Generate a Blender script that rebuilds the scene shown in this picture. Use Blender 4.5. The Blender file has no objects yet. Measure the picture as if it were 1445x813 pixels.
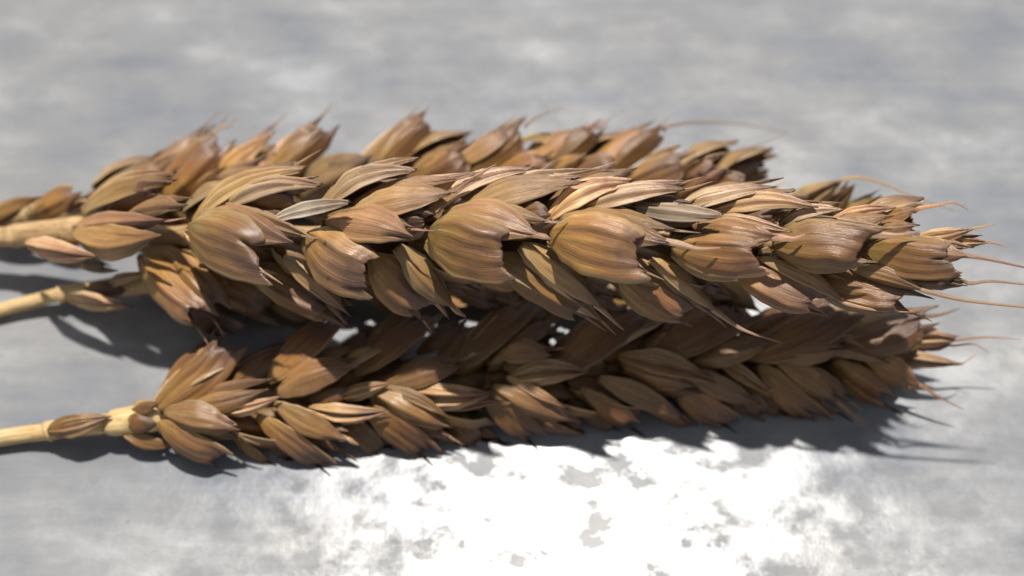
import bpy, math, random
from mathutils import Vector, Matrix, noise

# ------------------------------------------------------------------ camera, sky, sun, exposure
MM = 0.001
sc = bpy.context.scene
IW, IH = 1445.0, 813.0
PITCH = math.radians(59.0)
HFOV = math.radians(50.0)
DIST = 103.0                                   # millimetres
TARGET = Vector((0.0, 11.0, 14.0))             # millimetres
FWD = Vector((0, math.cos(PITCH), -math.sin(PITCH)))
UPV = Vector((0, math.sin(PITCH), math.cos(PITCH)))
RGT = Vector((1, 0, 0))
CAM = TARGET - FWD * DIST
cd = bpy.data.cameras.new("camera")
cam = bpy.data.objects.new("camera", cd)
sc.collection.objects.link(cam)
cam.location = CAM * MM
cam.rotation_euler = (math.pi / 2 - PITCH, 0, 0)
cd.sensor_fit = 'HORIZONTAL'
cd.sensor_width = 36.0
cd.lens = 18.0 / math.tan(HFOV / 2)
cd.clip_start = 0.002
cd.clip_end = 50.0
cd.dof.use_dof = True
cd.dof.focus_distance = (DIST - 6.0) * MM
cd.dof.aperture_fstop = 15.0
sc.camera = cam

SUN_EL = math.radians(72.0)
SUN_AZ = math.radians(10.0)                     # from straight behind the ears, positive to the right
world = bpy.data.worlds.new("World")
sc.world = world
world.use_nodes = True
wn = world.node_tree
wn.nodes.clear()
wo = wn.nodes.new("ShaderNodeOutputWorld")
wb = wn.nodes.new("ShaderNodeBackground")
ws = wn.nodes.new("ShaderNodeTexSky")
ws.sky_type = 'NISHITA'
ws.sun_disc = False
ws.sun_elevation = SUN_EL
ws.sun_rotation = SUN_AZ
ws.air_density = 1.0
ws.dust_density = 1.0
ws.ozone_density = 1.0
whs = wn.nodes.new("ShaderNodeHueSaturation")
whs.inputs["Saturation"].default_value = 0.22
wb.inputs["Strength"].default_value = 0.07
wn.links.new(ws.outputs[0], whs.inputs["Color"])
wn.links.new(whs.outputs[0], wb.inputs[0])
wn.links.new(wb.outputs[0], wo.inputs[0])

sd = bpy.data.lights.new("sun", 'SUN')
sd.energy = 5.0
sd.angle = math.radians(1.5)
sd.color = (1.0, 0.95, 0.87)
sun = bpy.data.objects.new("sun", sd)
sc.collection.objects.link(sun)
SDIR = Vector((math.sin(SUN_AZ) * math.cos(SUN_EL), math.cos(SUN_AZ) * math.cos(SUN_EL), math.sin(SUN_EL)))
sun.rotation_euler = SDIR.to_track_quat('Z', 'Y').to_euler()
sun.location = SDIR * 0.5

sc.view_settings.view_transform = 'Standard'
sc.view_settings.look = 'None'
sc.view_settings.exposure = 0.34
sc.view_settings.gamma = 1.0
sc.view_settings.use_curve_mapping = False

# ------------------------------------------------------------------ pixel helpers (photo pixels -> real points)
FPX = IW / 2 / math.tan(HFOV / 2)

def ray(x, y):
    return (FWD + RGT * ((x - IW / 2) / FPX) + UPV * (-(y - IH / 2) / FPX))

def on_height(x, y, h):
    r = ray(x, y)
    return CAM + r * ((h - CAM.z) / r.z)

def at_depth(x, y, zc):
    return CAM + ray(x, y) * zc

def project(p):
    q = p - CAM
    z = q.dot(FWD)
    return (IW / 2 + FPX * q.dot(RGT) / z, IH / 2 - FPX * q.dot(UPV) / z, z)

# ------------------------------------------------------------------ node helpers
def new_mat(name):
    m = bpy.data.materials.new(name)
    m.use_nodes = True
    nt = m.node_tree
    nt.nodes.clear()
    out = nt.nodes.new("ShaderNodeOutputMaterial")
    return m, nt, out

def N(nt, t, **kw):
    n = nt.nodes.new(t)
    for k, v in kw.items():
        setattr(n, k, v)
    return n

def math_node(nt, op, a, b=None, clamp=False):
    n = N(nt, "ShaderNodeMath", operation=op)
    n.use_clamp = clamp
    for i, s in enumerate((a, b)):
        if s is None:
            continue
        if isinstance(s, (int, float)):
            n.inputs[i].default_value = s
        else:
            nt.links.new(s, n.inputs[i])
    return n.outputs[0]

def ramp(nt, fac, stops, interp='LINEAR'):
    r = N(nt, "ShaderNodeValToRGB")
    r.color_ramp.interpolation = interp
    els = r.color_ramp.elements
    while len(els) < len(stops):
        els.new(0.5)
    for e, (p, c) in zip(els, stops):
        e.position = p
        e.color = c if len(c) == 4 else (*c, 1)
    nt.links.new(fac, r.inputs[0])
    return r.outputs[0]

def mix(nt, fac, a, b, mode='MIX'):
    n = N(nt, "ShaderNodeMix", data_type='RGBA', blend_type=mode)
    for s, i in ((fac, 0), (a, 6), (b, 7)):
        if isinstance(s, (int, float)):
            n.inputs[i].default_value = s
        elif isinstance(s, tuple):
            n.inputs[i].default_value = (*s, 1) if len(s) == 3 else s
        else:
            nt.links.new(s, n.inputs[i])
    return n.outputs[2]

def noise_tex(nt, vec, scale, detail=3, rough=0.55, dist=0.0):
    n = N(nt, "ShaderNodeTexNoise")
    n.inputs["Scale"].default_value = scale
    n.inputs["Detail"].default_value = detail
    n.inputs["Roughness"].default_value = rough
    n.inputs["Distortion"].default_value = dist
    nt.links.new(vec, n.inputs["Vector"])
    return n.outputs["Fac"]

def mapping(nt, vec, scale=(1, 1, 1), rot=(0, 0, 0), loc=(0, 0, 0)):
    m = N(nt, "ShaderNodeMapping")
    m.inputs["Scale"].default_value = scale
    m.inputs["Rotation"].default_value = rot
    m.inputs["Location"].default_value = loc
    nt.links.new(vec, m.inputs["Vector"])
    return m.outputs[0]

# ------------------------------------------------------------------ materials
def husk_material(name, cols, pale_edge, translucency, rough):
    """Dry husk: golden base, brown belly, mauve tip along U; fine nerves across V."""
    m, nt, out = new_mat(name)
    uv = N(nt, "ShaderNodeUVMap", uv_map="UVMap").outputs[0]
    oi = N(nt, "ShaderNodeObjectInfo")
    sep = N(nt, "ShaderNodeSeparateXYZ")
    nt.links.new(uv, sep.inputs[0])
    u, v = sep.outputs[0], sep.outputs[1]
    rnd = oi.outputs["Random"]
    comb = N(nt, "ShaderNodeCombineXYZ")
    nt.links.new(u, comb.inputs[0])
    nt.links.new(v, comb.inputs[1])
    nt.links.new(math_node(nt, 'MULTIPLY', rnd, 37.0), comb.inputs[2])
    co = comb.outputs[0]
    blotch = noise_tex(nt, mapping(nt, co, (2.2, 2.4, 1)), 1.0, 4, 0.6, 0.6)
    stri = noise_tex(nt, mapping(nt, co, (1.1, 30.0, 1)), 1.0, 4, 0.6, 0.15)
    fine = noise_tex(nt, mapping(nt, co, (5.0, 90.0, 1)), 1.0, 3, 0.6)
    grit = noise_tex(nt, mapping(nt, co, (60, 40.0, 1)), 1.0, 3, 0.7)
    band = noise_tex(nt, mapping(nt, co, (0.7, 5.5, 1), (0, 0, 0), (4, 9, 3)), 1.0, 3, 0.55, 0.3)
    # position along the husk, pushed about by the blotches and the nerves
    pos = math_node(nt, 'ADD', u, math_node(nt, 'MULTIPLY', math_node(nt, 'SUBTRACT', blotch, 0.5), 1.0))
    pos = math_node(nt, 'ADD', pos, math_node(nt, 'MULTIPLY', math_node(nt, 'SUBTRACT', stri, 0.5), 0.35))
    pos = math_node(nt, 'ADD', pos, math_node(nt, 'MULTIPLY', math_node(nt, 'SUBTRACT', band, 0.5), 0.9))
    pos = math_node(nt, 'ADD', pos, math_node(nt, 'MULTIPLY', math_node(nt, 'SUBTRACT', rnd, 0.5), 0.22), True)
    col = ramp(nt, pos, cols)
    dark = ramp(nt, stri, [(0.33, (0.30, 0.22, 0.22)), (0.47, (1, 1, 1))])
    col = mix(nt, 0.45, col, dark, 'MULTIPLY')
    col = mix(nt, 0.52, col, ramp(nt, fine, [(0.34, (0.42, 0.36, 0.36)), (0.6, (1.1, 1.08, 1.05))]), 'MULTIPLY')
    # worn purplish brown towards the tip, in specks
    sp = noise_tex(nt, mapping(nt, co, (26, 18, 1)), 1.0, 2, 0.6)
    spk = math_node(nt, 'MULTIPLY', ramp(nt, sp, [(0.68, (0, 0, 0)), (0.74, (1, 1, 1))]), 0.55)
    col = mix(nt, spk, col, (0.09, 0.05, 0.04))
    col = mix(nt, 0.3, col, ramp(nt, grit, [(0.3, (0.6, 0.58, 0.56)), (0.6, (1, 1, 1))]), 'MULTIPLY')
    mould = noise_tex(nt, mapping(nt, co, (5, 3.5, 1), (0, 0, 0), (2, 7, 5)), 1.0, 2, 0.5)
    col = mix(nt, math_node(nt, 'MULTIPLY', ramp(nt, mould, [(0.73, (0, 0, 0)), (0.79, (1, 1, 1))]), 0.75), col, (0.055, 0.045, 0.05))
    # pale thin margins
    av = math_node(nt, 'ABSOLUTE', math_node(nt, 'SUBTRACT', math_node(nt, 'MULTIPLY', v, 2.0), 1.0))
    if name.startswith('papery'):
        col = mix(nt, 0.8, col, ramp(nt, math_node(nt, 'ADD', av, math_node(nt, 'MULTIPLY', math_node(nt, 'SUBTRACT', fine, 0.5), 0.35)), [(0.02, (0.30, 0.26, 0.24)), (0.16, (1, 1, 1)), (0.52, (1, 1, 1)), (0.58, (0.55, 0.46, 0.4)), (0.66, (1, 1, 1))]), 'MULTIPLY')
    edge = ramp(nt, av, [(0.80, (0, 0, 0)), (0.97, (1, 1, 1))])
    col = mix(nt, math_node(nt, 'MULTIPLY', edge, 0.45), col, pale_edge)
    # each husk's tone (object colour), for many with shade painted in
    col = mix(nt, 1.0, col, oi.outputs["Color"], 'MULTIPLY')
    hs = N(nt, "ShaderNodeHueSaturation")
    nt.links.new(col, hs.inputs["Color"])
    nt.links.new(math_node(nt, 'MULTIPLY', math_node(nt, 'ADD', 0.40, math_node(nt, 'MULTIPLY', rnd, 0.34)), 1.4 if name.startswith('papery') else 1.06), hs.inputs["Value"])
    hs.inputs["Saturation"].default_value = 0.99
    hs.inputs["Hue"].default_value = 0.494 if name.startswith("papery") else 0.503
    col = hs.outputs[0]
    b = N(nt, "ShaderNodeBsdfPrincipled")
    nt.links.new(col, b.inputs["Base Color"])
    nt.links.new(math_node(nt, 'ADD', rough - 0.17, math_node(nt, 'MULTIPLY', blotch, 0.3)), b.inputs["Roughness"])
    b.inputs["Specular IOR Level"].default_value = 0.6
    bh = math_node(nt, 'ADD', math_node(nt, 'MULTIPLY', stri, 0.9), math_node(nt, 'MULTIPLY', grit, 0.22))
    bh = math_node(nt, 'ADD', bh, math_node(nt, 'MULTIPLY', fine, 0.35))
    bp = N(nt, "ShaderNodeBump")
    bp.inputs["Strength"].default_value = 0.4
    bp.inputs["Distance"].default_value = 0.00022
    nt.links.new(bh, bp.inputs["Height"])
    nt.links.new(bp.outputs[0], b.inputs["Normal"])
    tr = N(nt, "ShaderNodeBsdfTranslucent")
    nt.links.new(mix(nt, 1.0, col, (1.0, 0.72, 0.38), 'MULTIPLY'), tr.inputs[0])
    ms = N(nt, "ShaderNodeMixShader")
    ms.inputs[0].default_value = translucency
    nt.links.new(b.outputs[0], ms.inputs[1])
    nt.links.new(tr.outputs[0], ms.inputs[2])
    nt.links.new(ms.outputs[0], out.inputs[0])
    return m

GLUME = husk_material("glume_brown",
    [(0.0, (0.80, 0.54, 0.21)), (0.2, (0.68, 0.40, 0.12)), (0.45, (0.54, 0.275, 0.10)),
     (0.72, (0.42, 0.228, 0.118)), (1.0, (0.25, 0.142, 0.095))], (0.76, 0.56, 0.27), 0.15, 0.38)
LEMMA = husk_material("lemma_tan",
    [(0.0, (0.82, 0.57, 0.27)), (0.3, (0.73, 0.455, 0.20)), (0.6, (0.55, 0.325, 0.155)),
     (1.0, (0.29, 0.17, 0.11))], (0.82, 0.64, 0.36), 0.16, 0.35)
PALE = husk_material("papery_pale",
    [(0.0, (0.84, 0.57, 0.26)), (0.35, (0.92, 0.69, 0.42)), (0.68, (0.68, 0.455, 0.28)),
     (1.0, (0.28, 0.17, 0.11))], (0.88, 0.75, 0.50), 0.18, 0.31)
SILVER = husk_material("papery_silver",
    [(0.0, (0.80, 0.70, 0.52)), (0.5, (0.84, 0.75, 0.60)), (1.0, (0.5, 0.38, 0.26))], (0.86, 0.78, 0.64), 0.2, 0.4)

def straw_material():
    m, nt, out = new_mat("straw")
    uv = N(nt, "ShaderNodeUVMap", uv_map="UVMap").outputs[0]
    a = noise_tex(nt, mapping(nt, uv, (6.0, 26.0, 1)), 1.0, 4, 0.6)
    b_ = noise_tex(nt, mapping(nt, uv, (3.0, 2.0, 1)), 1.0, 4, 0.65)
    f = noise_tex(nt, mapping(nt, uv, (10.0, 70.0, 1)), 1.0, 3, 0.6)
    col = ramp(nt, b_, [(0.3, (0.62, 0.48, 0.27)), (0.55, (0.55, 0.40, 0.205)), (0.75, (0.38, 0.26, 0.14))])
    col = mix(nt, 0.8, col, ramp(nt, a, [(0.36, (0.5, 0.42, 0.36)), (0.6, (1.08, 1.05, 1.0))]), 'MULTIPLY')
    st = noise_tex(nt, mapping(nt, uv, (9.0, 7.0, 1), (0, 0, 0), (3, 3, 3)), 1.0, 3, 0.6)
    col = mix(nt, math_node(nt, 'MULTIPLY', ramp(nt, st, [(0.62, (0, 0, 0)), (0.72, (1, 1, 1))]), 0.5), col, (0.17, 0.10, 0.06))
    oi = N(nt, "ShaderNodeObjectInfo")
    col = mix(nt, 1.0, col, oi.outputs["Color"], 'MULTIPLY')
    p = N(nt, "ShaderNodeBsdfPrincipled")
    nt.links.new(col, p.inputs["Base Color"])
    p.inputs["Roughness"].default_value = 0.42
    bp = N(nt, "ShaderNodeBump")
    bp.inputs["Strength"].default_value = 0.8
    bp.inputs["Distance"].default_value = 0.0002
    nt.links.new(math_node(nt, 'ADD', a, math_node(nt, 'MULTIPLY', f, 0.4)), bp.inputs["Height"])
    nt.links.new(bp.outputs[0], p.inputs["Normal"])
    nt.links.new(p.outputs[0], out.inputs[0])
    return m
STRAW = straw_material()

def table_material():
    m, nt, out = new_mat("worn_grey_sheet")
    tc = N(nt, "ShaderNodeTexCoord").outputs["Object"]
    mm = mapping(nt, tc, (1000, 1000, 1000))                     # millimetres
    big = noise_tex(nt, mapping(nt, mm, (0.022, 0.035, 1), (0, 0, 0.35)), 1.0, 4, 0.55, 0.12)
    mid = noise_tex(nt, mapping(nt, mm, (0.10, 0.14, 1), (0, 0, -0.3)), 1.0, 5, 0.62, 0.12)
    patch = noise_tex(nt, mapping(nt, mm, (0.13, 0.11, 1), (0, 0, 0.5), (31, 7, 0)), 1.0, 4, 0.55, 0.12)
    brush = noise_tex(nt, mapping(nt, mm, (0.05, 0.9, 1), (0, 0, 0.42)), 1.0, 4, 0.65, 0.12)
    brush2 = noise_tex(nt, mapping(nt, mm, (1.4, 0.07, 1), (0, 0, 0.75)), 1.0, 4, 0.65, 0.12)
    pit = noise_tex(nt, mapping(nt, mm, (0.55, 0.55, 1), (0, 0, 0), (3, 11, 0)), 1.0, 2, 0.5)
    worn = ramp(nt, patch, [(0.40, (0, 0, 0)), (0.58, (1, 1, 1))])
    col = ramp(nt, big, [(0.3, (0.88, 0.90, 0.93)), (0.5, (0.97, 0.965, 0.96)), (0.7, (1.0, 0.985, 0.96))])
    col = mix(nt, 0.5, col, ramp(nt, mid, [(0.3, (0.82, 0.83, 0.86)), (0.65, (1.08, 1.07, 1.05))]), 'MULTIPLY')
    col = mix(nt, 0.5, col, ramp(nt, brush, [(0.35, (0.88, 0.885, 0.9)), (0.65, (1.04, 1.03, 1.02))]), 'MULTIPLY')
    col = mix(nt, math_node(nt, 'MULTIPLY', ramp(nt, pit, [(0.72, (0, 0, 0)), (0.78, (1, 1, 1))]), 0.35), col, (0.33, 0.33, 0.34))
    smud = noise_tex(nt, mapping(nt, mm, (0.055, 0.10, 1), (0, 0, 0.25), (12, 3, 0)), 1.0, 5, 0.62, 0.12)
    col = mix(nt, 1.0, col, ramp(nt, smud, [(0.34, (0.82, 0.85, 0.91)), (0.5, (1.0, 1.0, 1.0)), (0.58, (1.14, 1.14, 1.13)), (0.68, (1.48, 1.47, 1.45))]), 'MULTIPLY')
    sc1 = noise_tex(nt, mapping(nt, mm, (0.012, 2.6, 1), (0, 0, 0.30), (1, 8, 0)), 1.0, 2, 0.5, 0.12)
    sc2 = noise_tex(nt, mapping(nt, mm, (0.02, 3.2, 1), (0, 0, -0.75), (7, 2, 0)), 1.0, 2, 0.5, 0.12)
    scr = math_node(nt, 'MAXIMUM', ramp(nt, sc1, [(0.68, (0, 0, 0)), (0.73, (1, 1, 1))]), ramp(nt, sc2, [(0.70, (0, 0, 0)), (0.75, (1, 1, 1))]))
    col = mix(nt, math_node(nt, 'MULTIPLY', scr, 0.28), col, (1.25, 1.24, 1.22))
    rg = math_node(nt, 'ADD', 0.235, math_node(nt, 'MULTIPLY', worn, 0.07))
    rg = math_node(nt, 'ADD', rg, math_node(nt, 'MULTIPLY', math_node(nt, 'SUBTRACT', mid, 0.5), 0.08))
    rg = math_node(nt, 'ADD', rg, math_node(nt, 'MULTIPLY', math_node(nt, 'SUBTRACT', brush, 0.5), 0.06))
    ox = noise_tex(nt, mapping(nt, mm, (0.19, 0.25, 1), (0, 0, 0.9), (17, 41, 0)), 1.0, 4, 0.62, 0.12)
    ox = ramp(nt, ox, [(0.44, (0, 0, 0)), (0.60, (1, 1, 1))])
    gl = N(nt, "ShaderNodeBsdfGlossy", distribution='BECKMANN')
    nt.links.new(rg, gl.inputs["Roughness"])
    gl.inputs["Color"].default_value = (1, 1, 1, 1)
    df = N(nt, "ShaderNodeBsdfDiffuse")
    nt.links.new(mix(nt, 1.0, col, (0.205, 0.211, 0.223), 'MULTIPLY'), df.inputs["Color"])
    midb = noise_tex(nt, mapping(nt, mm, (0.10, 0.14, 1), (0, 0, -0.3)), 1.0, 2, 0.5, 0.12)
    h = math_node(nt, 'ADD', math_node(nt, 'MULTIPLY', midb, 1.0), math_node(nt, 'MULTIPLY', brush, 0.035))
    h = math_node(nt, 'ADD', h, math_node(nt, 'MULTIPLY', brush2, 0.02))
    h = math_node(nt, 'ADD', h, math_node(nt, 'MULTIPLY', worn, -0.05))
    dent = noise_tex(nt, mapping(nt, mm, (0.33, 0.28, 1), (0, 0, 0.6), (5, 2, 0)), 1.0, 3, 0.6, 0.12)
    h = math_node(nt, 'ADD', h, math_node(nt, 'MULTIPLY', dent, 0.5))
    bp = N(nt, "ShaderNodeBump")
    bp.inputs["Strength"].default_value = 0.6
    bp.inputs["Distance"].default_value = 0.00012
    nt.links.new(h, bp.inputs["Height"])
    nt.links.new(bp.outputs[0], gl.inputs["Normal"])
    nt.links.new(bp.outputs[0], df.inputs["Normal"])
    fr = N(nt, "ShaderNodeFresnel")
    fr.inputs["IOR"].default_value = 1.36
    ms = N(nt, "ShaderNodeMixShader")
    # the worn spots have lost their gloss
    nt.links.new(math_node(nt, 'MULTIPLY', fr.outputs[0], math_node(nt, 'SUBTRACT', 1.0, math_node(nt, 'MULTIPLY', ox, 0.93))), ms.inputs[0])
    # dull zinc-like sheen under the thin gloss
    zn = N(nt, "ShaderNodeBsdfGlossy", distribution='BECKMANN')
    nt.links.new(mix(nt, 1.0, col, (0.72, 0.735, 0.76), 'MULTIPLY'), zn.inputs["Color"])
    zn.inputs["Roughness"].default_value = 0.36
    nt.links.new(bp.outputs[0], zn.inputs["Normal"])
    mz = N(nt, "ShaderNodeMixShader")
    nt.links.new(math_node(nt, 'SUBTRACT', 0.030, math_node(nt, 'MULTIPLY', ox, 0.025)), mz.inputs[0])
    nt.links.new(df.outputs[0], mz.inputs[1])
    nt.links.new(zn.outputs[0], mz.inputs[2])
    nt.links.new(mz.outputs[0], ms.inputs[1])
    nt.links.new(gl.outputs[0], ms.inputs[2])
    nt.links.new(ms.outputs[0], out.inputs[0])
    return m
TABLE = table_material()

# ------------------------------------------------------------------ the surface the ears lie on
def link(o):
    sc.collection.objects.link(o)
    return o

tv = [(-1.5, -1.2, 0), (1.5, -1.2, 0), (1.5, 2.4, 0), (-1.5, 2.4, 0),
      (-1.5, -1.2, -0.003), (1.5, -1.2, -0.003), (1.5, 2.4, -0.003), (-1.5, 2.4, -0.003)]
tf = [(0, 1, 2, 3), (7, 6, 5, 4), (0, 4, 5, 1), (1, 5, 6, 2), (2, 6, 7, 3), (3, 7, 4, 0)]
tm = bpy.data.meshes.new("metal_table")
tm.from_pydata(tv, [], tf)
tm.materials.append(TABLE)
table = link(bpy.data.objects.new("metal_table", tm))
table["kind"] = "structure"
table["label"] = "worn mottled grey sheet the wheat ears lie on, glaring at the bottom"
table["category"] = "table"

# ------------------------------------------------------------------ builders
def lerp_table(tab, x):
    for (x0, y0), (x1, y1) in zip(tab, tab[1:]):
        if x <= x1:
            t = (x - x0) / (x1 - x0)
            t = t * t * (3 - 2 * t) * 0.5 + t * 0.5
            return y0 + (y1 - y0) * t
    return tab[-1][1]

PROF = {
    'G': [(0, 0.14), (0.10, 0.50), (0.28, 0.86), (0.48, 1.0), (0.72, 0.92), (0.88, 0.70), (1.0, 0.44)],
    'L': [(0, 0.20), (0.12, 0.56), (0.30, 0.92), (0.44, 1.0), (0.65, 0.78), (0.85, 0.40), (0.95, 0.17), (1.0, 0.05)],
    'P': [(0, 0.25), (0.15, 0.62), (0.36, 1.0), (0.55, 0.9), (0.76, 0.58), (0.92, 0.24), (1.0, 0.05)],
    'B': [(0, 0.12), (0.07, 0.42), (0.2, 0.78), (0.42, 1.0), (0.7, 0.98), (0.88, 0.86), (1.0, 0.70)],
    'S': [(0, 0.35), (0.2, 0.75), (0.45, 1.0), (0.7, 0.9), (0.88, 0.6), (1.0, 0.25)],
}
NU, NV = 26, 20

def mesh_obj(name, verts, faces, uvs, mat, parent, origin, parent_origin, smooth=True):
    """verts in world millimetres; object origin at `origin` (world mm)."""
    me = bpy.data.meshes.new(name)
    me.from_pydata([tuple((p - origin) * MM) for p in verts], [], faces)
    if uvs:
        ul = me.uv_layers.new(name="UVMap")
        li = 0
        for f in faces:
            for vi in f:
                ul.data[li].uv = uvs[vi]
                li += 1
    me.materials.append(mat)
    if smooth:
        me.polygons.foreach_set("use_smooth", [True] * len(faces))
    o = link(bpy.data.objects.new(name, me))
    if parent:
        o.parent = parent
    o.location = (origin - parent_origin) * MM
    return o

def husk(name, parent, porigin, mat, B, T, nrm, width, kind, seed, curve=0.0, curve_dir=None, depth=0.55,
         bow=0.045, tooth=None, tone=(1, 1, 1), keel=0.07, fold=0.6):
    rnd = random.Random(seed)
    L = T - B
    ln = L.length
    X = L / ln
    Z = (nrm - X * nrm.dot(X)).normalized()
    Y = Z.cross(X)
    hw = width / 2
    prof = PROF[kind]
    if tooth is None:
        tooth = rnd.choice((-1, 1))
    jag = [rnd.uniform(-1, 1) for _ in range(NV + 1)]
    vk = tooth * rnd.uniform(0.05, 0.38)
    if kind == 'B':
        vk = -tooth * rnd.uniform(0.35, 0.6)
    rips = [(rnd.uniform(-0.9, 0.9), rnd.uniform(0.05, 0.22), rnd.uniform(0.05, 0.09)) for _ in range(rnd.choice((0, 1, 1, 2)))]
    dry = rnd.uniform(0.5, 1.5)
    phm = math.radians(rnd.uniform(62, 74))
    skew = rnd.uniform(-0.06, 0.06)
    wr = rnd.uniform(0, 50)
    wav = rnd.uniform(-0.05, 0.05)
    shoulder = rnd.uniform(-0.05, 0.06)
    V, F, U = [], [], []
    for i in range(NU + 1):
        u = i / NU
        f = lerp_table(prof, u)
        for j in range(NV + 1):
            v = -1 + 2 * j / NV
            ph = v * phm
            y = hw * f * ((1 - fold) * math.sin(ph) / math.sin(phm) + fold * v)
            arc = (math.cos(ph) - math.cos(phm)) / (1 - math.cos(phm))
            q = (v - vk) / (1 - vk) if v > vk else (vk - v) / (1 + vk)
            roof = 1 - math.sqrt(q * q + 0.012)
            z = depth * hw * f * ((1 - fold) * arc + fold * roof * 1.15)
            # keel and nerves
            z += keel * hw * f * math.exp(-((v - vk) / 0.08) ** 2)
            z += 0.022 * hw * f * math.cos(v * 15 + seed) * min(1, 3 * u)
            if kind in 'PS':
                z += 0.36 * hw * f * (math.exp(-((abs(v) - 0.42) / 0.12) ** 2) - 0.6 * math.exp(-(v / 0.2) ** 2))
            z += bow * ln * (math.sin(math.pi * u ** 0.85) - 0.15 * u)
            y += skew * ln * math.sin(math.pi * u) + wav * hw * math.sin(5 * u + v)
            # ragged, notched tip
            g = max(0.0, (u - 0.6) / 0.4) ** 1.5
            if kind == 'G':
                e = 0.20 * min(1.0, abs(v - tooth * 0.72) / 0.3) - shoulder * math.exp(-((v + tooth * 0.7) / 0.35) ** 2) + 0.022 * jag[j]
            elif kind == 'B':
                e = 0.02 + 0.20 * (1 - v * tooth) / 2 - 0.10 * math.exp(-((v - tooth * 0.85) / 0.16) ** 2) - 0.10 * math.exp(-((v + tooth * 0.95) / 0.25) ** 2) + 0.018 * jag[j]
            elif kind == 'S':
                e = 0.05 * jag[j] + 0.06 * abs(v)
            else:
                e = (0.10 * abs(v) + 0.012 * jag[j]) if kind == 'L' else (0.09 * abs(abs(v) - 0.45) + 0.02 * jag[j])
            for (rv, rd, rw) in rips:
                e += rd * math.exp(-((v - rv) / rw) ** 2)
            x = ln * (u - e * g)
            wob = noise.noise(Vector((u * 3 + wr, v * 1.6, seed * 0.7)))
            z += 0.11 * dry * hw * wob * (0.35 + u)
            y += 0.05 * hw * noise.noise(Vector((u * 4 - wr, v * 2, 9.1)))
            p = B + X * x + Y * y + Z * z
            if curve:
                p = p + curve_dir * (curve * 4 * u * (1 - u))
            p.z = max(p.z, 0.12)
            V.append(p)
            U.append((u, (v + 1) / 2))
    for i in range(NU):
        for j in range(NV):
            a = i * (NV + 1) + j
            F.append((a, a + NV + 1, a + NV + 2, a + 1))
    # faces wound so that the outside looks along +Z
    o = mesh_obj(name, V, F, U, mat, parent, B.copy(), porigin)
    sm = o.modifiers.new("thickness", 'SOLIDIFY')
    sm.thickness = 0.07 * MM
    sm.offset = 0.0
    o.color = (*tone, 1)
    return o

def tube(name, parent, porigin, mat, pts, radii, nseg=10, tone=(1, 1, 1), ridges=0.0, clamp=True, samples=None, urange=None):
    """A tapering round stem through world-mm points."""
    P, R = [], []
    n = len(pts)
    samples = samples or 8
    for k in range(n - 1):
        p0 = pts[max(k - 1, 0)]; p1 = pts[k]; p2 = pts[k + 1]; p3 = pts[min(k + 2, n - 1)]
        for s in range(samples):
            t = s / samples
            P.append(0.5 * ((2 * p1) + (p2 - p0) * t + (2 * p0 - 5 * p1 + 4 * p2 - p3) * t * t + (3 * p1 - p0 - 3 * p2 + p3) * t ** 3))
            R.append(radii[k] + (radii[k + 1] - radii[k]) * t)
    P.append(pts[-1]); R.append(radii[-1])
    V, F, U = [], [], []
    up = Vector((0, 0, 1))
    dist = 0
    for i, p in enumerate(P):
        d = (P[min(i + 1, len(P) - 1)] - P[max(i - 1, 0)]).normalized()
        s = d.cross(up).normalized()
        q = s.cross(d).normalized()
        if i:
            dist += (P[i] - P[i - 1]).length
        for j in range(nseg + 1):
            a = 2 * math.pi * j / nseg
            r = R[i] * (1 + ridges * math.cos(a * 5 + dist * 0.15))
            w = p + s * (r * math.cos(a)) + q * (r * math.sin(a))
            if clamp:
                w.z = max(w.z, 0.1)
            V.append(w)
            U.append((dist * 0.06 if urange is None else urange[0] + (urange[1] - urange[0]) * i / (len(P) - 1), j / nseg))
    m = nseg + 1
    for i in range(len(P) - 1):
        for j in range(nseg):
            F.append((i * m + j, i * m + j + 1, (i + 1) * m + j + 1, (i + 1) * m + j))
    F.append(tuple(range(nseg))[::-1])
    F.append(tuple((len(P) - 1) * m + j for j in range(nseg)))
    o = mesh_obj(name, V, F, U, mat, parent, pts[0].copy(), porigin)
    o.color = (*tone, 1)
    return o

def grain(name, parent, porigin, mat, B, T, nrm, width, seed, tone):
    """The plump floret at the heart of a spikelet: an egg with a crease."""
    L = T - B
    ln = L.length
    X = L / ln
    Z = (nrm - X * nrm.dot(X)).normalized()
    Y = Z.cross(X)
    V, F, U = [], [], []
    nu, nv = 12, 12
    for i in range(nu + 1):
        u = i / nu
        f = max(0.03, math.sin(math.pi * min(1, 0.02 + u * 0.97)) ** 0.6) * (1 - 0.35 * u)
        for j in range(nv + 1):
            a = 2 * math.pi * j / nv
            r = width / 2 * f * (1 - 0.22 * math.exp(-((a - math.pi / 2) / 0.35) ** 2) + 0.05 * noise.noise(Vector((u * 4, math.cos(a) * 2, seed))))
            p = B + X * (ln * u) + Y * (r * math.cos(a)) + Z * (r * 0.8 * math.sin(a))
            p.z = max(p.z, 0.15)
            V.append(p)
            U.append((u, j / nv))
    m = nv + 1
    for i in range(nu):
        for j in range(nv):
            F.append((i * m + j, i * m + j + 1, (i + 1) * m + j + 1, (i + 1) * m + j))
    o = mesh_obj(name, V, F, U, mat, parent, B.copy(), porigin)
    o.color = (*tone, 1)
    return o

KIND_MAT = {'G': GLUME, 'L': LEMMA, 'P': PALE, 'S': SILVER}
KIND_NAME = {'G': 'glume', 'L': 'lemma', 'P': 'palea', 'S': 'palea'}

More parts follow.
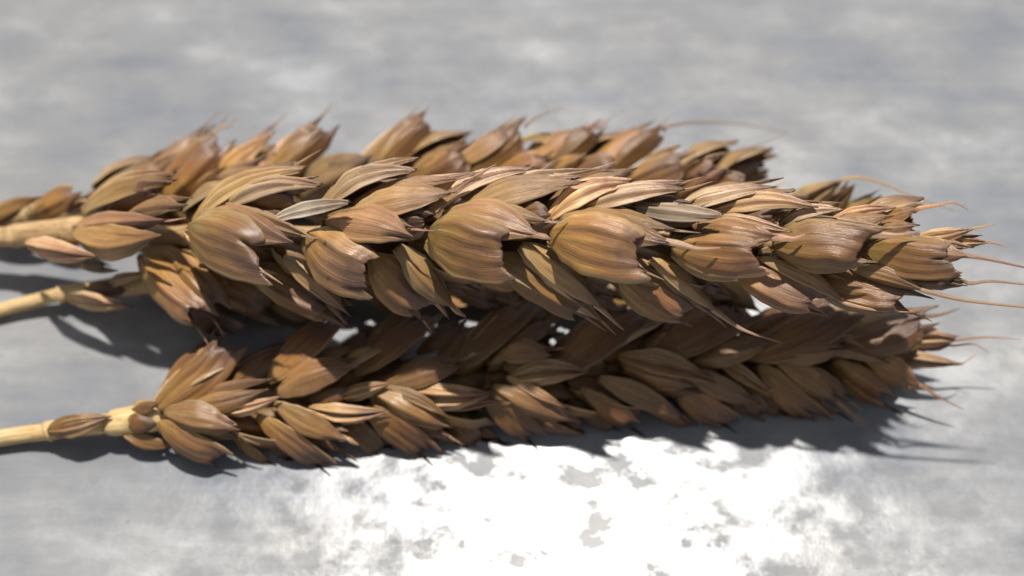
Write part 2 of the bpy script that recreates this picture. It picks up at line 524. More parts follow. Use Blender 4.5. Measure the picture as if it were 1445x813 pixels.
class Ear:
    def __init__(self, label, axis, rb, rt, seed, group="wheat ears lying together", squash=1.0, ext=1.0, body=(1, 1, 1)):
        self.body = body
        self.squash = squash
        self.ext = ext
        # axis: list of (photo x, photo y, height mm); husk bases lie at radius rb and tips at rt from it
        self.pts = [on_height(*a) for a in axis]
        self.px = [project(p) for p in self.pts]
        self.rb, self.rt, self.rnd = rb, rt, random.Random(seed)
        self.seed = seed
        e = bpy.data.objects.new("wheat_ear", None)
        link(e)
        o = self.pts[0].copy(); o.z = 0
        e.location = o * MM
        e.empty_display_size = 0.01
        e["label"] = label
        e["category"] = "wheat ear"
        e["group"] = group
        self.root, self.o = e, o
        self.n = 0

    def axis_at(self, x):
        px = self.px
        for k in range(len(px) - 1):
            if x <= px[k + 1][0] or k == len(px) - 2:
                t = (x - px[k][0]) / (px[k + 1][0] - px[k][0])
                y = px[k][1] + (px[k + 1][1] - px[k][1]) * t
                z = 1 / (1 / px[k][2] + (1 / px[k + 1][2] - 1 / px[k][2]) * t)
                return y, z, self.pts[k].lerp(self.pts[k + 1], t)

    def point(self, x, y, R, off=0.0, d=None):
        ya, za, _ = self.axis_at(x)
        s = (ya - y) * za / FPX                       # millimetres above the axis as seen
        if d is None:
            d = self.squash * math.sqrt(R * R - s * s) if abs(s) < R else -(abs(s) - R) * 0.4
        return at_depth(x, y, za - d - off), s, za

    def spikelet(self, parts):
        """parts: list of (kind, bx, by, tx, ty, w, opts). The first is the outermost husk."""
        self.n += 1
        k0 = parts[0]
        # heart of the spikelet
        bx = sum(p[1] for p in parts) / len(parts); by = sum(p[2] for p in parts) / len(parts)
        tx = sum(p[3] for p in parts) / len(parts); ty = sum(p[4] for p in parts) / len(parts)
        B, s, za = self.point(bx, by, self.rb * 0.55)
        T, s2, za2 = self.point(bx + (tx - bx) * 0.7, by + (ty - by) * 0.7, self.rt * 0.55)
        nrm = -FWD + UPV * (s2 / self.rt)
        sp = grain("spikelet", self.root, self.o, GLUME, B, T, nrm, 2.6, self.n, (0.62, 0.55, 0.5))
        extra = []
        for i, (kind, bx, by, tx, ty, w, op) in enumerate(parts):
            if w < 30 or op.get('t') is SHADED or op.get('solo'):
                continue
            r = self.rnd
            lx, ly = tx - bx, ty - by
            ll = math.hypot(lx, ly)
            ya = self.axis_at((bx + tx) / 2)[0]
            sgn = -1 if (by + ty) / 2 < ya - 12 else (1 if (by + ty) / 2 > ya + 12 else r.choice((-1, 1)))
            nx, ny = -ly / ll * sgn, lx / ll * sgn
            h = w * r.uniform(0.18, 0.36)
            g = r.uniform(0.98, 1.12)
            o2 = {k: v for k, v in op.items() if k in ('n', 'c', 'r', 'rb', 'rt')}
            o2['o'] = op.get('o', -0.45 * i) - r.uniform(0.5, 0.9)
            o2['t'] = tuple(c * r.uniform(0.85, 1.0) for c in (1.0, 0.93, 0.86))
            if r.random() < 0.45:
                o2['a'] = [(bx + lx * (g + 0.17) + nx * h * 1.2, by + ly * (g + 0.17) + ny * h * 1.2)]
                o2['ar'] = 0.26
            extra.append((r.choice('LLP'), bx + nx * h * 0.5, by + ny * h * 0.5, bx + lx * g + nx * h, by + ly * g + ny * h,
                          w * r.uniform(0.5, 0.75), o2))
        for i, (kind, bx, by, tx, ty, w, op) in enumerate(parts + extra):
            off = op.get('o', -0.45 * i)
            if kind == 'G':
                tx, ty = bx + (tx - bx) * self.ext, by + (ty - by) * self.ext
            B2, s0, z0 = self.point(bx, by, op.get('rb', self.rb), off)
            T2, s1, z1 = self.point(tx, ty, op.get('rt', self.rt), off)
            mid = (s0 + s1) / 2
            up = op.get('n', max(-1.3, min(1.6, mid / self.rt * 1.6)))
            nrm = -FWD + UPV * up + RGT * op.get('r', -0.15)
            wm = w * (z0 + z1) / 2 / FPX
            L2 = T2 - B2
            cdir = (UPV - L2 * (UPV.dot(L2) / L2.length_squared)).normalized()
            t = op.get('t', 1.0)
            tone = t if isinstance(t, tuple) else (t, t, t)
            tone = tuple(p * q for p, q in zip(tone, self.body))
            kg = 'B' if (kind == 'G' and w >= 52 and op.get('k')) else kind
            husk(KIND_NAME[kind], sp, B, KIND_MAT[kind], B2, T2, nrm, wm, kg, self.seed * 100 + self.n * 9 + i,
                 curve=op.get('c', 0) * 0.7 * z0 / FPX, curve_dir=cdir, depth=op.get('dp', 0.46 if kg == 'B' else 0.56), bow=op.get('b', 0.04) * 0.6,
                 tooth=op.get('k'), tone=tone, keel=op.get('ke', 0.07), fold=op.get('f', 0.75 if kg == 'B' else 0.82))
            if 'a' in op:                              # an awn running on from the tip
                pts = [T2 - L2 * 0.12 - nrm.normalized() * 0.15, T2.copy()]
                zt = (T2 - CAM).dot(FWD)
                dz = op.get('az', 0.0)
                na = len(op['a'])
                for q, (ax, ay) in enumerate(op['a']):
                    pts.append(at_depth(ax, ay, zt + dz * (q + 1) / na))
                r0 = op.get('ar', 0.34) * 0.5
                radii = [r0 * 0.9] + [r0 * (0.85 - 0.7 * q / na) for q in range(na + 1)]
                tube('awn', sp, B, PALE, pts, radii, 7, tuple(0.9 * c for c in tone), 0.08, urange=(0.5, 0.75))
        return sp

    def axis_tube(self, name, x0, x1, r, tone=(.7, .62, .55), n=12):  # dark tone paints in the shade inside the ear
        pts = []
        for i in range(n + 1):
            x = x0 + (x1 - x0) * i / n
            pts.append(self.axis_at(x)[2] + FWD * 2.6 + Vector((0, 0.35 * (-1) ** i, 0.25 * (-1) ** i)))
        return tube(name, self.root, self.o, STRAW, pts, [r * (1 - 0.5 * i / n) for i in range(n + 1)], 10, tone, 0.05)

    def back_fill(self, x0, x1, step, angles, length=8.5, wid=4.6):
        """spikelets on the side turned away from the camera"""
        x = x0
        k = 0
        while x < x1:
            for a in angles:
                _, _, c = self.axis_at(x + (step * 0.5 if (k + angles.index(a)) % 2 else 0))
                ax = (self.pts[-1] - self.pts[0]).normalized()
                side = -FWD * math.cos(a) + UPV * math.sin(a)
                side = (side - ax * side.dot(ax)).normalized()
                sc_ = 1.0 - 0.35 * max(0, (x - x0) / (x1 - x0) - 0.6)
                B = c + side * self.rb * 0.5
                T = c + ax * length * sc_ + side * self.rt * 0.8 * sc_
                if T.z < 0.6:
                    T.z = 0.6
                if B.z < 0.6:
                    B.z = 0.6
                self.n += 1
                sp = grain("spikelet", self.root, self.o, GLUME, B, B.lerp(T, 0.7), side, 2.6, self.n, (0.7, 0.6, 0.55))
                tang = ax.cross(side)
                for q, (kd, sg) in enumerate((('G', -1), ('L', 1))):
                    b2 = B + tang * 0.7 * sg
                    t2 = T + tang * 1.3 * sg - ax * (0.8 * q)
                    husk(KIND_NAME[kd], sp, B, KIND_MAT[kd], b2, t2, side + tang * 0.5 * sg, wid * sc_, kd,
                         self.seed * 1000 + self.n * 5 + q)
            x += step
            k += 1

SHADED = (0.62, 0.55, 0.52)  # dark husk tone: shade of gaps and undersides put into the colour
GOLD = (1.12, 1.0, 0.72)
MAUVE = (0.92, 0.84, 0.92)

# ================================================================== ear at the back (soft, behind the others)
A = Ear("blurred wheat ear lying farthest back with long curved awns on its far side",
        [(-60, 322, 2.2), (120, 285, 3.6), (500, 245, 6.2), (900, 250, 6.5), (1250, 300, 6.0)], 2.4, 6.0, 11, ext=1.1)  # lit and shaded sides of the husks are put into their tones
A.axis_tube('rachis', 20, 1200, 1.3)
tube('stem', A.root, A.o, STRAW, [on_height(-900, 420, 1.2), on_height(-400, 360, 1.2), on_height(-60, 320, 2.0), on_height(40, 299, 2.8)], [1.1, 1.1, 1.1, 1.2], 12)
A.spikelet([('L', -30, 318, 62, 277, 24, {'t': GOLD})])
A.spikelet([('G', 45, 303, 113, 266, 42, {'t': GOLD, 'b': 0.12})])
A.spikelet([('P', 95, 300, 135, 285, 22, {}), ('G', 120, 295, 240, 222, 40, {'t': GOLD})])
A.spikelet([('G', 232, 282, 318, 196, 62, {'t': (0.8, .7, .62), 'n': -0.2}), ('G', 185, 275, 300, 188, 48, {'n': 1.2, 'a': [(322, 178), (336, 165)], 'ar': .5}),
            ('P', 300, 262, 388, 186, 34, {'t': GOLD})])
A.spikelet([('L', 285, 275, 375, 232, 42, {}), ('P', 270, 285, 320, 235, 16, {'t': GOLD})])
A.spikelet([('G', 385, 260, 468, 176, 50, {'t': (0.72, .64, .58), 'n': -0.2}), ('G', 358, 258, 446, 184, 36, {'n': 1.2})])
A.spikelet([('L', 425, 278, 530, 216, 62, {'b': 0.12}), ('G', 470, 258, 525, 225, 34, {})])
A.spikelet([('G', 522, 250, 606, 164, 46, {'t': (0.72, .64, .58), 'n': -0.2}), ('G', 495, 250, 582, 172, 38, {'n': 1.2})])
A.spikelet([('G', 575, 275, 668, 212, 60, {'t': MAUVE, 'b': 0.12}), ('L', 585, 245, 655, 206, 30, {'t': GOLD})])
A.spikelet([('G', 660, 248, 742, 178, 42, {'t': (0.72, .64, .58), 'n': -0.2, 'a': [(765, 162), (800, 150)], 'az': 3}), ('G', 635, 244, 722, 184, 36, {'n': 1.2})])
A.spikelet([('G', 688, 268, 785, 222, 44, {'t': (1.1, .95, .8), 'b': 0.1}), ('P', 728, 205, 778, 188, 14, {'t': (.8, .85, .6)})])
A.spikelet([('G', 770, 248, 846, 180, 36, {'t': (0.7, .6, .55), 'n': -0.3, 'a': [(856, 172), (866, 164)]}), ('G', 735, 236, 836, 180, 38, {'n': 1.2, 't': (1.15, 1, .85)})])
A.spikelet([('G', 785, 270, 885, 232, 56, {'t': MAUVE, 'b': 0.1}), ('L', 770, 255, 830, 215, 26, {'t': GOLD})])
A.spikelet([('G', 858, 245, 938, 184, 34, {'t': (0.7, .6, .55), 'n': -0.3, 'a': [(985, 173), (1050, 176), (1112, 188)], 'az': 10, 'ar': .38}), ('G', 832, 240, 922, 182, 40, {'n': 1.2, 't': (1.15, 1, .85)})])
A.spikelet([('G', 870, 272, 975, 226, 52, {'b': 0.1}), ('P', 905, 235, 962, 205, 24, {'t': (.8, .8, .6)})])
A.spikelet([('L', 890, 292, 1003, 220, 20, {'t': (.8, .7, .6), 'o': .6, 'a': [(1050, 211), (1108, 190)], 'az': 8}), ('G', 940, 282, 1022, 232, 44, {'t': MAUVE}), ('L', 975, 245, 1034, 242, 15, {'t': GOLD})])
A.spikelet([('G', 980, 292, 1062, 254, 44, {}), ('L', 1035, 290, 1098, 262, 22, {'a': [(1108, 256)]})])
A.spikelet([('P', 1080, 296, 1140, 276, 26, {}), ('L', 1060, 305, 1150, 290, 30, {})])
A.spikelet([('P', 1105, 318, 1190, 254, 44, {'t': (1.05, 1.02, .8), 'a': [(1215, 251), (1252, 262), (1290, 278), (1345, 297)], 'ar': .5}), ('P', 1165, 315, 1205, 262, 30, {'t': (.8, .72, .5)})])
A.spikelet([('P', 1150, 322, 1245, 276, 36, {'t': (.8, .78, .5)}), ('L', 1190, 320, 1262, 300, 26, {})])
A.back_fill(130, 1080, 110, [math.radians(120), math.radians(-120), math.radians(180)])

# ================================================================== ear half hidden under the sharp one
C = Ear("wheat ear mostly hidden beneath the sharp one, its straw stem just below",
        [(-60, 456, 1.2), (85, 417, 2.2), (210, 400, 4.2), (600, 392, 5.5), (1100, 395, 5.5)], 2.3, 5.6, 23)
C.axis_tube('rachis', 200, 1080, 1.3)
tube('stem', C.root, C.o, STRAW, [on_height(-900, 640, 0.9), on_height(-300, 516, 0.9), on_height(0, 437, 1.3), on_height(78, 417, 2.0), on_height(86, 415, 2.1), on_height(96, 413, 2.2), on_height(150, 407, 3.1), on_height(215, 398, 4.2)],
     [0.75, 0.75, 0.72, 0.75, 1.0, 0.82, 1.05, 1.2], 14, (1.12, 1.12, 1.08), 0.03)
C.spikelet([('P', 92, 420, 188, 434, 30, {'n': -.5, 't': (1.0, .95, .8), 'solo': 1}), ('P', 150, 402, 212, 384, 22, {'n': .8, 't': GOLD})])
C.spikelet([('G', 205, 352, 302, 450, 78, {'o': 5.0, 'k': 1, 'r': -.2, 'n': .3, 't': (1.15, 1.05, .95), 'ke': .16}), ('G', 238, 348, 322, 444, 60, {'o': 4.6, 'r': .2, 'n': .3, 't': (1.15, 1.05, .95), 'ke': .2}), ('G', 218, 420, 332, 476, 50, {'o': 1.0, 't': SHADED})])
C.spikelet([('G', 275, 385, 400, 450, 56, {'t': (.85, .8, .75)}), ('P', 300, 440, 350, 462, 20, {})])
C.spikelet([('G', 350, 405, 470, 462, 50, {'t': SHADED}), ('L', 400, 390, 500, 432, 34, {'t': SHADED})])
C.spikelet([('G', 500, 395, 590, 432, 46, {'t': SHADED})])
C.spikelet([('G', 590, 372, 725, 432, 52, {'t': SHADED}), ('L', 640, 390, 740, 440, 40, {'t': SHADED})])
C.spikelet([('G', 780, 380, 890, 432, 50, {'t': SHADED}), ('L', 830, 385, 900, 428, 30, {'t': SHADED})])
C.spikelet([('L', 985, 385, 1076, 442, 44, {'t': (.8, .8, .65)}), ('P', 960, 375, 1040, 425, 40, {'t': (.7, .65, .55)})])
C.back_fill(260, 950, 130, [math.radians(90), math.radians(180)])

# ================================================================== the sharp ear in the middle
B_ = Ear("sharp golden brown wheat ear in the middle resting on top of the others",
         [(-60, 338, 5.5), (30, 332, 6.5), (110, 328, 8.5), (200, 327, 11.5), (300, 326, 14.5), (500, 326, 18.2), (800, 330, 19.0), (1150, 345, 18.2), (1400, 362, 17.4)], 2.9, 6.2, 37)
B_.axis_tube('rachis', 130, 1330, 1.2)
tube('stem', B_.root, B_.o, STRAW, [on_height(-900, 420, 1.2), on_height(-400, 370, 2.5), on_height(-60, 338, 5.5), on_height(10, 334, 6.2), on_height(20, 333, 6.4), on_height(30, 331, 6.6), on_height(95, 325, 8.2), on_height(106, 326, 8.5), on_height(160, 326, 10.2)],
     [0.9, 0.9, 1.0, 1.05, 1.28, 1.2, 1.3, 1.5, 1.3], 16, (.85, .78, .76), 0.05)
S = B_.spikelet
S([('P', 38, 344, 138, 362, 38, {'n': -.4, 't': (.95, .85, .72), 'o': .3, 'solo': 1}), ('G', 90, 362, 166, 378, 24, {'t': SHADED, 'o': -2})])  # second husk, toned dark, stands in for the shadow under the first
S([('L', 104, 330, 232, 330, 54, {'t': (1.0, .88, .66), 'n': -.1}), ('L', 170, 312, 266, 290, 38, {'t': (.9, .84, .85), 'o': -.5}), ('L', 115, 345, 160, 358, 18, {'t': GOLD, 'o': -.5})])
S([('L', 118, 302, 250, 254, 50, {'n': 1.0, 'c': 8, 't': (.85, .8, .62)}), ('G', 150, 305, 245, 262, 44, {'t': (.75, .62, .55), 'n': -.3, 'o': -1.0})])  # inner husk toned dark to paint the shade within
# first whole spikelet
S([('G', 266, 320, 384, 374, 84, {'k': -1, 'o': .4, 'n': -.05, 'b': .10}),
   ('L', 280, 302, 418, 346, 62, {'o': -.2, 't': (.9, .82, .85), 'n': .5}),
   ('P', 272, 318, 432, 236, 40, {'c': 22, 'o': -.4, 'n': 1.5, 't': (1.05, 1.0, .7)}),
   ('P', 312, 298, 455, 262, 40, {'c': 10, 'o': 0, 'n': .9}),
   ('S', 388, 310, 492, 286, 26, {'c': -4, 'o': .6, 'n': .8}),
   ('G', 330, 300, 440, 275, 44, {'o': -1.6, 't': SHADED, 'n': -.2})])
S([('G', 434, 330, 532, 396, 80, {'k': -1, 'o': .5, 'n': -.1, 'b': .10}),
   ('L', 462, 312, 588, 338, 64, {'o': .1, 't': (.95, .84, .86), 'n': .45}),
   ('P', 455, 300, 588, 240, 42, {'c': 18, 'o': -.5, 'n': 1.3}),
   ('L', 500, 296, 645, 270, 58, {'o': -.2, 'n': .8, 't': (1.08, 1.0, .95)}),
   ('P', 545, 268, 672, 243, 24, {'o': -1.2, 'n': 1.2}),
   ('L', 590, 312, 680, 244, 18, {'o': .3, 't': (.85, .75, .68), 'a': [(700, 232)]}),
   ('G', 520, 320, 620, 310, 50, {'o': -1.8, 't': SHADED, 'n': -.2})])
S([('G', 605, 328, 728, 362, 90, {'k': -1, 'o': .6, 'n': -.05, 'b': .11, 't': (1.05, 1.0, .95)}),
   ('L', 625, 304, 768, 334, 66, {'o': .2, 't': (1.0, .9, .9), 'n': .5, 'a': [(778, 338)], 'ar': .6}),
   ('P', 612, 302, 752, 238, 36, {'c': 16, 'o': -.8, 'n': 1.4}),
   ('L', 655, 296, 826, 256, 58, {'c': 4, 'o': -.2, 'n': .9, 't': (1.1, 1.04, .98)}),
   ('P', 695, 268, 820, 249, 24, {'o': -1.2, 'n': 1.3, 't': (1.1, 1.1, 1.1)}),
   ('L', 700, 256, 765, 240, 20, {'o': -1.6, 't': (.8, .7, .6), 'a': [(785, 226)]}),
   ('G', 700, 330, 800, 300, 50, {'o': -1.8, 't': SHADED, 'n': -.2})])
S([('G', 776, 330, 918, 366, 86, {'k': -1, 'o': .7, 'n': -.05, 'b': .11, 't': (1.05, 1.0, .92)}),
   ('L', 792, 306, 958, 344, 60, {'o': .3, 't': (1.0, .94, .95), 'n': .55, 'a': [(985, 351), (1016, 350)], 'ar': .7}),
   ('P', 772, 312, 895, 256, 46, {'c': 16, 'o': -.4, 'n': 1.1, 't': (1.1, 1.0, .85)}),
   ('P', 815, 300, 966, 268, 40, {'c': 14, 'o': -.2, 'n': 1.1}),
   ('L', 840, 278, 975, 266, 22, {'c': 6, 'o': -.9, 'n': 1.6, 'a': [(1006, 256)], 't': (.8, .75, .7)}),
   ('S', 890, 292, 1020, 306, 34, {'o': .5, 'n': .8, 't': (1.1, 1.0, .9)}),
   ('G', 880, 310, 985, 290, 40, {'o': -1.8, 't': SHADED, 'n': -.2})])
S([('G', 948, 350, 1084, 366, 58, {'k': -1, 'o': .6, 'n': -.1, 't': (1.0, .9, .9)}),
   ('L', 985, 318, 1104, 336, 50, {'o': .3, 't': (1.0, .86, .86), 'n': .4, 'a': [(1120, 337), (1136, 331)], 'ar': .8}),
   ('P', 945, 300, 1095, 264, 34, {'c': 10, 'o': -.8, 'n': 1.2}),
   ('P', 1000, 300, 1155, 292, 38, {'c': 8, 'o': -.4, 'n': .9, 't': (1.1, 1.02, .85)}),
   ('G', 1010, 330, 1110, 300, 44, {'o': -1.8, 't': SHADED, 'n': -.2})])
S([('G', 1090, 345, 1234, 350, 68, {'k': 1, 'o': .6, 'n': -.1, 'b': .10, 't': (1.0, .9, .9)}),
   ('L', 1105, 318, 1245, 332, 44, {'o': .3, 't': (1.0, .9, .84), 'n': .6, 'a': [(1270, 332), (1298, 326)], 'ar': .8}),
   ('P', 1100, 318, 1190, 296, 30, {'c': 10, 'o': -.3, 'n': 1.2}),
   ('L', 1170, 318, 1262, 305, 34, {'o': -.8, 't': (.9, .8, .75)}),
   ('G', 1150, 340, 1260, 320, 44, {'o': -1.8, 't': SHADED})])
S([('G', 1224, 352, 1356, 366, 58, {'k': -1, 'o': .5, 'n': 0, 't': (1.05, .98, .88)}),
   ('L', 1270, 345, 1372, 362, 44, {'o': .1, 't': (.9, .82, .84), 'n': .3, 'a': [(1400, 367), (1450, 378), (1500, 386)], 'ar': .5}),
   ('L', 1235, 318, 1298, 294, 30, {'o': -.4, 't': (1.0, .8, .6), 'a': [(1322, 290), (1345, 286), (1366, 296)], 'ar': .5}),
   ('L', 1220, 325, 1300, 318, 26, {'o': -.2, 't': (.85, .75, .68)})])
S([('P', 1285, 340, 1376, 322, 26, {'o': -.4, 'a': [(1406, 317)], 'ar': .3, 't': (.95, .9, .75)}),
   ('P', 1310, 350, 1398, 342, 22, {'o': -.6, 'a': [(1422, 349)], 'ar': .3, 't': (.9, .85, .7)}),
   ('L', 1300, 345, 1385, 332, 20, {'o': -1.0})])
# lower row
S([('G', 352, 378, 482, 444, 58, {'k': 1, 'o': -.4, 't': (.9, .82, .82), 'n': .0}), ('L', 400, 362, 494, 446, 36, {'o': 0, 'n': .5, 't': (.95, .9, .88)}),
   ('G', 355, 395, 480, 440, 44, {'o': -2.5, 't': SHADED})])
S([('G', 524, 358, 606, 442, 66, {'k': 1, 'o': -.2, 't': (.92, .84, .84), 'n': .0}), ('L', 562, 346, 646, 440, 46, {'o': 0, 'n': .6, 't': (1.0, .94, .88), 'a': [(658, 447)], 'ar': .6}),
   ('G', 560, 375, 680, 415, 44, {'o': -2.5, 't': SHADED})])
S([('G', 700, 362, 838, 440, 66, {'k': 1, 'o': -.2, 't': (.92, .84, .84), 'n': .0}), ('L', 735, 345, 852, 440, 52, {'o': 0, 'n': .6, 't': (1.0, .94, .88), 'a': [(866, 453), (880, 466)], 'ar': .55}),
   ('G', 740, 380, 870, 415, 42, {'o': -2.5, 't': SHADED})])
S([('G', 868, 372, 985, 444, 70, {'k': 1, 'o': -.2, 't': (.85, .76, .76), 'n': -.1}), ('L', 918, 366, 1016, 444, 34, {'o': .2, 'n': .6, 't': (1.0, .94, .88), 'a': [(1050, 466), (1104, 484)], 'ar': .6}),
   ('G', 920, 385, 1040, 415, 40, {'o': -2.5, 't': SHADED})])
S([('G', 1035, 372, 1165, 428, 62, {'k': 1, 'o': -.2, 't': (.85, .76, .76), 'n': -.1}), ('L', 1072, 364, 1200, 430, 28, {'o': .3, 'n': .6, 't': (.95, .88, .8), 'a': [(1240, 438), (1298, 441)], 'ar': .4})])
S([('G', 1150, 388, 1290, 424, 62, {'k': 1, 'o': -.2, 't': (.85, .76, .76), 'n': -.1}), ('L', 1200, 378, 1310, 412, 30, {'o': .2, 't': (.9, .8, .7), 'a': [(1360, 424), (1450, 434), (1520, 440)], 'ar': .5}),
   ('S', 1150, 405, 1225, 440, 20, {'o': -.3, 't': (.9, .88, .85)})])
S([('G', 1255, 382, 1365, 394, 44, {'o': -.5, 't': (.7, .62, .6)}), ('L', 1300, 385, 1370, 400, 22, {'o': -.4, 't': (.8, .7, .6), 'a': [(1400, 397), (1450, 402), (1510, 408)], 'ar': .4})])
B_.back_fill(260, 1230, 125, [math.radians(115), math.radians(-120), math.radians(180)])

# ================================================================== the shaded ear in front; shade is also put into its husk tones
D = Ear("dark shaded wheat ear nearest the camera with its own bare straw stem",
        [(-60, 630, 1.2), (160, 598, 2.6), (300, 575, 3.8), (700, 535, 4.1), (1000, 510, 4.1), (1330, 482, 4.0)], 2.3, 5.6, 53, squash=0.55, ext=1.07, body=(0.84, 0.78, 0.74))  # body: a browner ear, darkened further in place of shade
D.axis_tube('rachis', 180, 1290, 1.4)
tube('stem', D.root, D.o, STRAW, [on_height(-900, 760, 1.0), on_height(-300, 668, 1.0), on_height(0, 618, 1.3), on_height(60, 610, 1.7), on_height(70, 608, 1.8), on_height(82, 606, 1.9), on_height(150, 598, 2.5), on_height(162, 597, 2.6), on_height(215, 589, 3.2), on_height(232, 586, 3.4)],
     [0.85, 0.85, 0.85, 0.85, 1.1, .95, 1.0, 1.35, 1.5, 1.3], 16, (1.1, 1.08, 1.0), 0.03)
S = D.spikelet
S([('P', 68, 608, 158, 588, 34, {'o': .3, 'n': .3, 'solo': 1, 't': (.9, .85, .7), 'rb': 1.2, 'rt': 2.4})])
S([('L', 172, 610, 248, 630, 28, {'n': -.5, 't': GOLD, 'rb': 1.5, 'rt': 3}), ('L', 185, 580, 228, 568, 18, {'t': (.7, .6, .5)})])
S([('G', 222, 578, 326, 486, 56, {'k': -1, 'n': .1}), ('G', 230, 562, 302, 489, 40, {'n': .5, 'o': -.6, 't': (.8, .75, .7)})])
S([('G', 224, 594, 314, 646, 58, {'k': 1, 'b': .1}), ('L', 232, 582, 342, 608, 54, {'t': (1, .9, .85), 'o': .3}), ('L', 325, 612, 394, 664, 28, {'t': GOLD, 'o': -1.0}),
   ('P', 265, 575, 335, 600, 30, {'o': .2})])
S([('L', 258, 580, 380, 548, 34, {'n': .3, 'o': -.2, 't': (.9, .85, .75)}), ('P', 305, 580, 396, 559, 22, {'o': -.2, 't': (1.1, 1.1, 1.1)})])
S([('G', 378, 540, 470, 454, 56, {'k': -1, 't': (.9, .8, .75)}), ('G', 305, 545, 415, 488, 38, {'t': SHADED, 'o': -1.5})])
S([('G', 364, 585, 456, 654, 54, {'b': .1, 'k': 1}), ('L', 388, 568, 495, 622, 52, {'o': .4, 't': (1.1, 1, .85), 'a': [(506, 628)], 'ar': .6}), ('G', 370, 620, 426, 656, 40, {'t': SHADED, 'o': -1.5}),
   ('P', 455, 595, 492, 608, 16, {'o': .3})])
S([('L', 392, 556, 510, 514, 52, {'o': .3, 'n': .4, 't': (.95, .85, .8)}), ('P', 436, 575, 550, 580, 32, {'o': .2, 't': (1, .95, .75)}), ('P', 478, 562, 552, 540, 24, {'o': .1, 't': (1, .95, .8)})])
S([('G', 500, 530, 606, 442, 56, {'k': -1, 't': (.8, .72, .68)}), ('G', 450, 518, 535, 464, 40, {'t': SHADED, 'o': -1.2}), ('L', 560, 470, 578, 440, 14, {'t': GOLD, 'o': -1})])
S([('G', 480, 585, 540, 644, 56, {'t': SHADED, 'o': -1.2}), ('G', 505, 590, 562, 640, 40, {'t': SHADED, 'o': -1.6})])
S([('G', 518, 570, 602, 636, 56, {'k': 1, 'b': .1, 't': (.9, .8, .78)}), ('L', 525, 552, 640, 604, 46, {'o': .5, 't': (1, .92, .75)}), ('L', 545, 546, 640, 592, 26, {'o': .7, 't': (1, .92, .8)}),
   ('L', 580, 595, 652, 624, 30, {'o': .1, 't': MAUVE})])
S([('L', 540, 545, 655, 518, 44, {'o': .2, 'n': .4, 't': (.95, .85, .8)}), ('P', 574, 552, 696, 556, 42, {'o': .4, 't': (.95, .9, .72)})])
S([('G', 645, 522, 748, 424, 62, {'k': -1, 't': (.75, .66, .62)}), ('G', 588, 500, 655, 452, 40, {'t': SHADED, 'o': -1.4})])
S([('G', 625, 580, 678, 632, 54, {'t': SHADED, 'o': -1.0}), ('G', 655, 590, 706, 630, 40, {'t': SHADED, 'o': -1.4, 'a': [(722, 633)]})])
S([('G', 685, 552, 756, 614, 54, {'k': 1, 'b': .1, 't': (.85, .76, .74)}), ('L', 695, 545, 822, 594, 54, {'o': .4, 't': (.9, .82, .75)}), ('L', 715, 532, 800, 575, 24, {'o': .8, 't': (1, .92, .85)}),
   ('G', 775, 580, 828, 606, 30, {'t': SHADED, 'o': -.6})])
S([('G', 690, 515, 780, 446, 52, {'t': (.72, .62, .6), 'o': -.4}), ('L', 740, 470, 805, 440, 22, {'t': GOLD, 'o': -1.4})])
S([('L', 702, 500, 782, 502, 38, {'o': .6, 'n': .4, 't': (.95, .88, .8)}), ('P', 718, 536, 832, 524, 40, {'o': .5, 't': (.92, .92, .75)})])
S([('G', 785, 530, 905, 438, 72, {'k': -1, 't': (.75, .66, .62)}), ('G', 770, 510, 850, 455, 40, {'t': SHADED, 'o': -1.4})])
S([('G', 815, 545, 902, 600, 48, {'k': 1, 't': (.85, .76, .74), 'b': .1}), ('L', 845, 532, 968, 586, 46, {'o': .4, 't': (.9, .8, .72)}), ('G', 800, 565, 876, 606, 40, {'t': SHADED, 'o': -.8}),
   ('G', 905, 570, 980, 602, 36, {'t': SHADED, 'o': -.8})])
S([('P', 872, 502, 1010, 540, 42, {'o': .5, 't': (.85, .78, .62)}), ('L', 880, 520, 985, 545, 40, {'o': .2, 't': (.85, .75, .65)})])
S([('G', 915, 515, 1050, 440, 66, {'k': -1, 't': (.8, .7, .62)}), ('G', 900, 490, 990, 440, 44, {'t': SHADED, 'o': -1.2}), ('L', 975, 510, 1095, 480, 44, {'t': (.8, .7, .62), 'o': .2})])
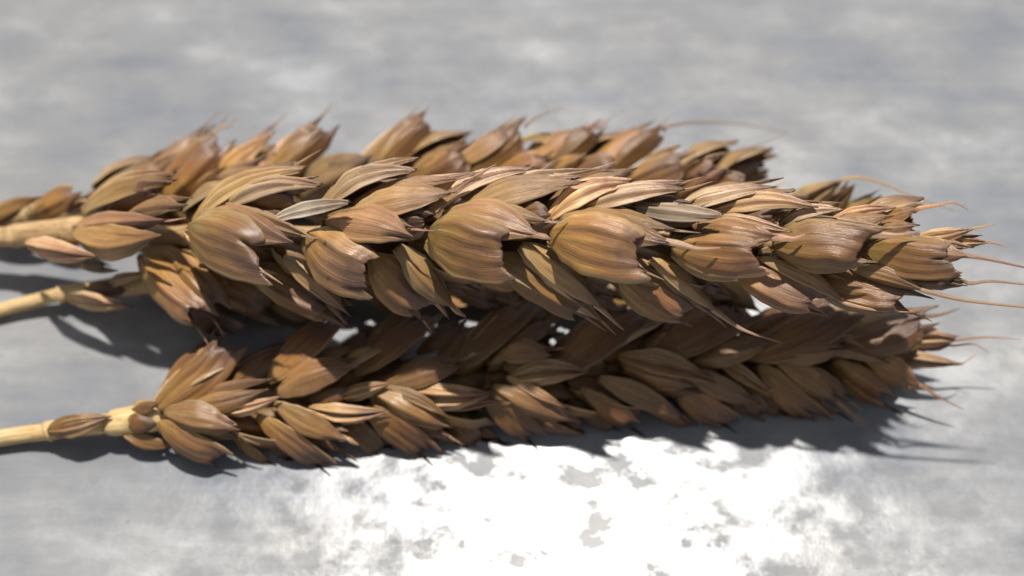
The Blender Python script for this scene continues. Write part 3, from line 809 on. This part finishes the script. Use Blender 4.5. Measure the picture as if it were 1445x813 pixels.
S([('G', 952, 545, 1030, 596, 54, {'k': 1, 't': (.85, .76, .74)}), ('L', 965, 525, 1075, 570, 46, {'o': .3, 't': (.85, .76, .7)}), ('P', 1012, 508, 1090, 556, 26, {'o': .6, 't': (.85, .78, .62)})])
S([('G', 1030, 545, 1082, 588, 44, {'t': SHADED}), ('G', 1045, 545, 1115, 586, 36, {'t': SHADED, 'o': -.8})])
S([('G', 1070, 512, 1152, 590, 52, {'k': 1, 't': (.9, .8, .7), 'b': .1}), ('L', 1092, 506, 1186, 570, 48, {'o': .4, 't': (.9, .8, .66), 'a': [(1208, 588), (1236, 609)], 'ar': .55}),
   ('L', 1120, 515, 1200, 556, 30, {'o': .2, 't': (.85, .75, .6)})])
S([('G', 1050, 505, 1190, 438, 66, {'k': -1, 't': (.75, .66, .6)}), ('G', 1040, 480, 1130, 436, 44, {'t': SHADED, 'o': -1.2})])
S([('L', 1090, 498, 1200, 490, 44, {'o': .5, 't': (.8, .7, .65)}), ('P', 1165, 478, 1255, 512, 32, {'o': .5, 't': (.82, .74, .62)})])
S([('G', 1175, 508, 1256, 564, 44, {'k': 1, 't': (.9, .8, .68)}), ('L', 1215, 500, 1302, 546, 46, {'o': .3, 't': (.9, .8, .66), 'a': [(1328, 562), (1360, 578)], 'ar': .45})])
S([('G', 1150, 488, 1308, 454, 58, {'k': 1, 't': (.7, .62, .58)}), ('L', 1180, 468, 1300, 448, 34, {'t': SHADED, 'o': -.8, 'a': [(1328, 444), (1354, 435)], 'ar': .6})])
S([('G', 1205, 490, 1318, 474, 46, {'t': (.8, .72, .6), 'o': .3}), ('P', 1255, 500, 1358, 513, 26, {'t': (.9, .85, .7), 'a': [(1378, 499)], 'ar': .2})])
S([('P', 1275, 482, 1352, 480, 30, {'t': (.9, .85, .75), 'a': [(1390, 476), (1440, 479)], 'ar': .35}), ('L', 1290, 478, 1346, 488, 22, {'t': (.8, .7, .6), 'a': [(1375, 486), (1396, 498)], 'ar': .25})])
D.back_fill(250, 1200, 110, [math.radians(120), math.radians(-120), math.radians(180)])
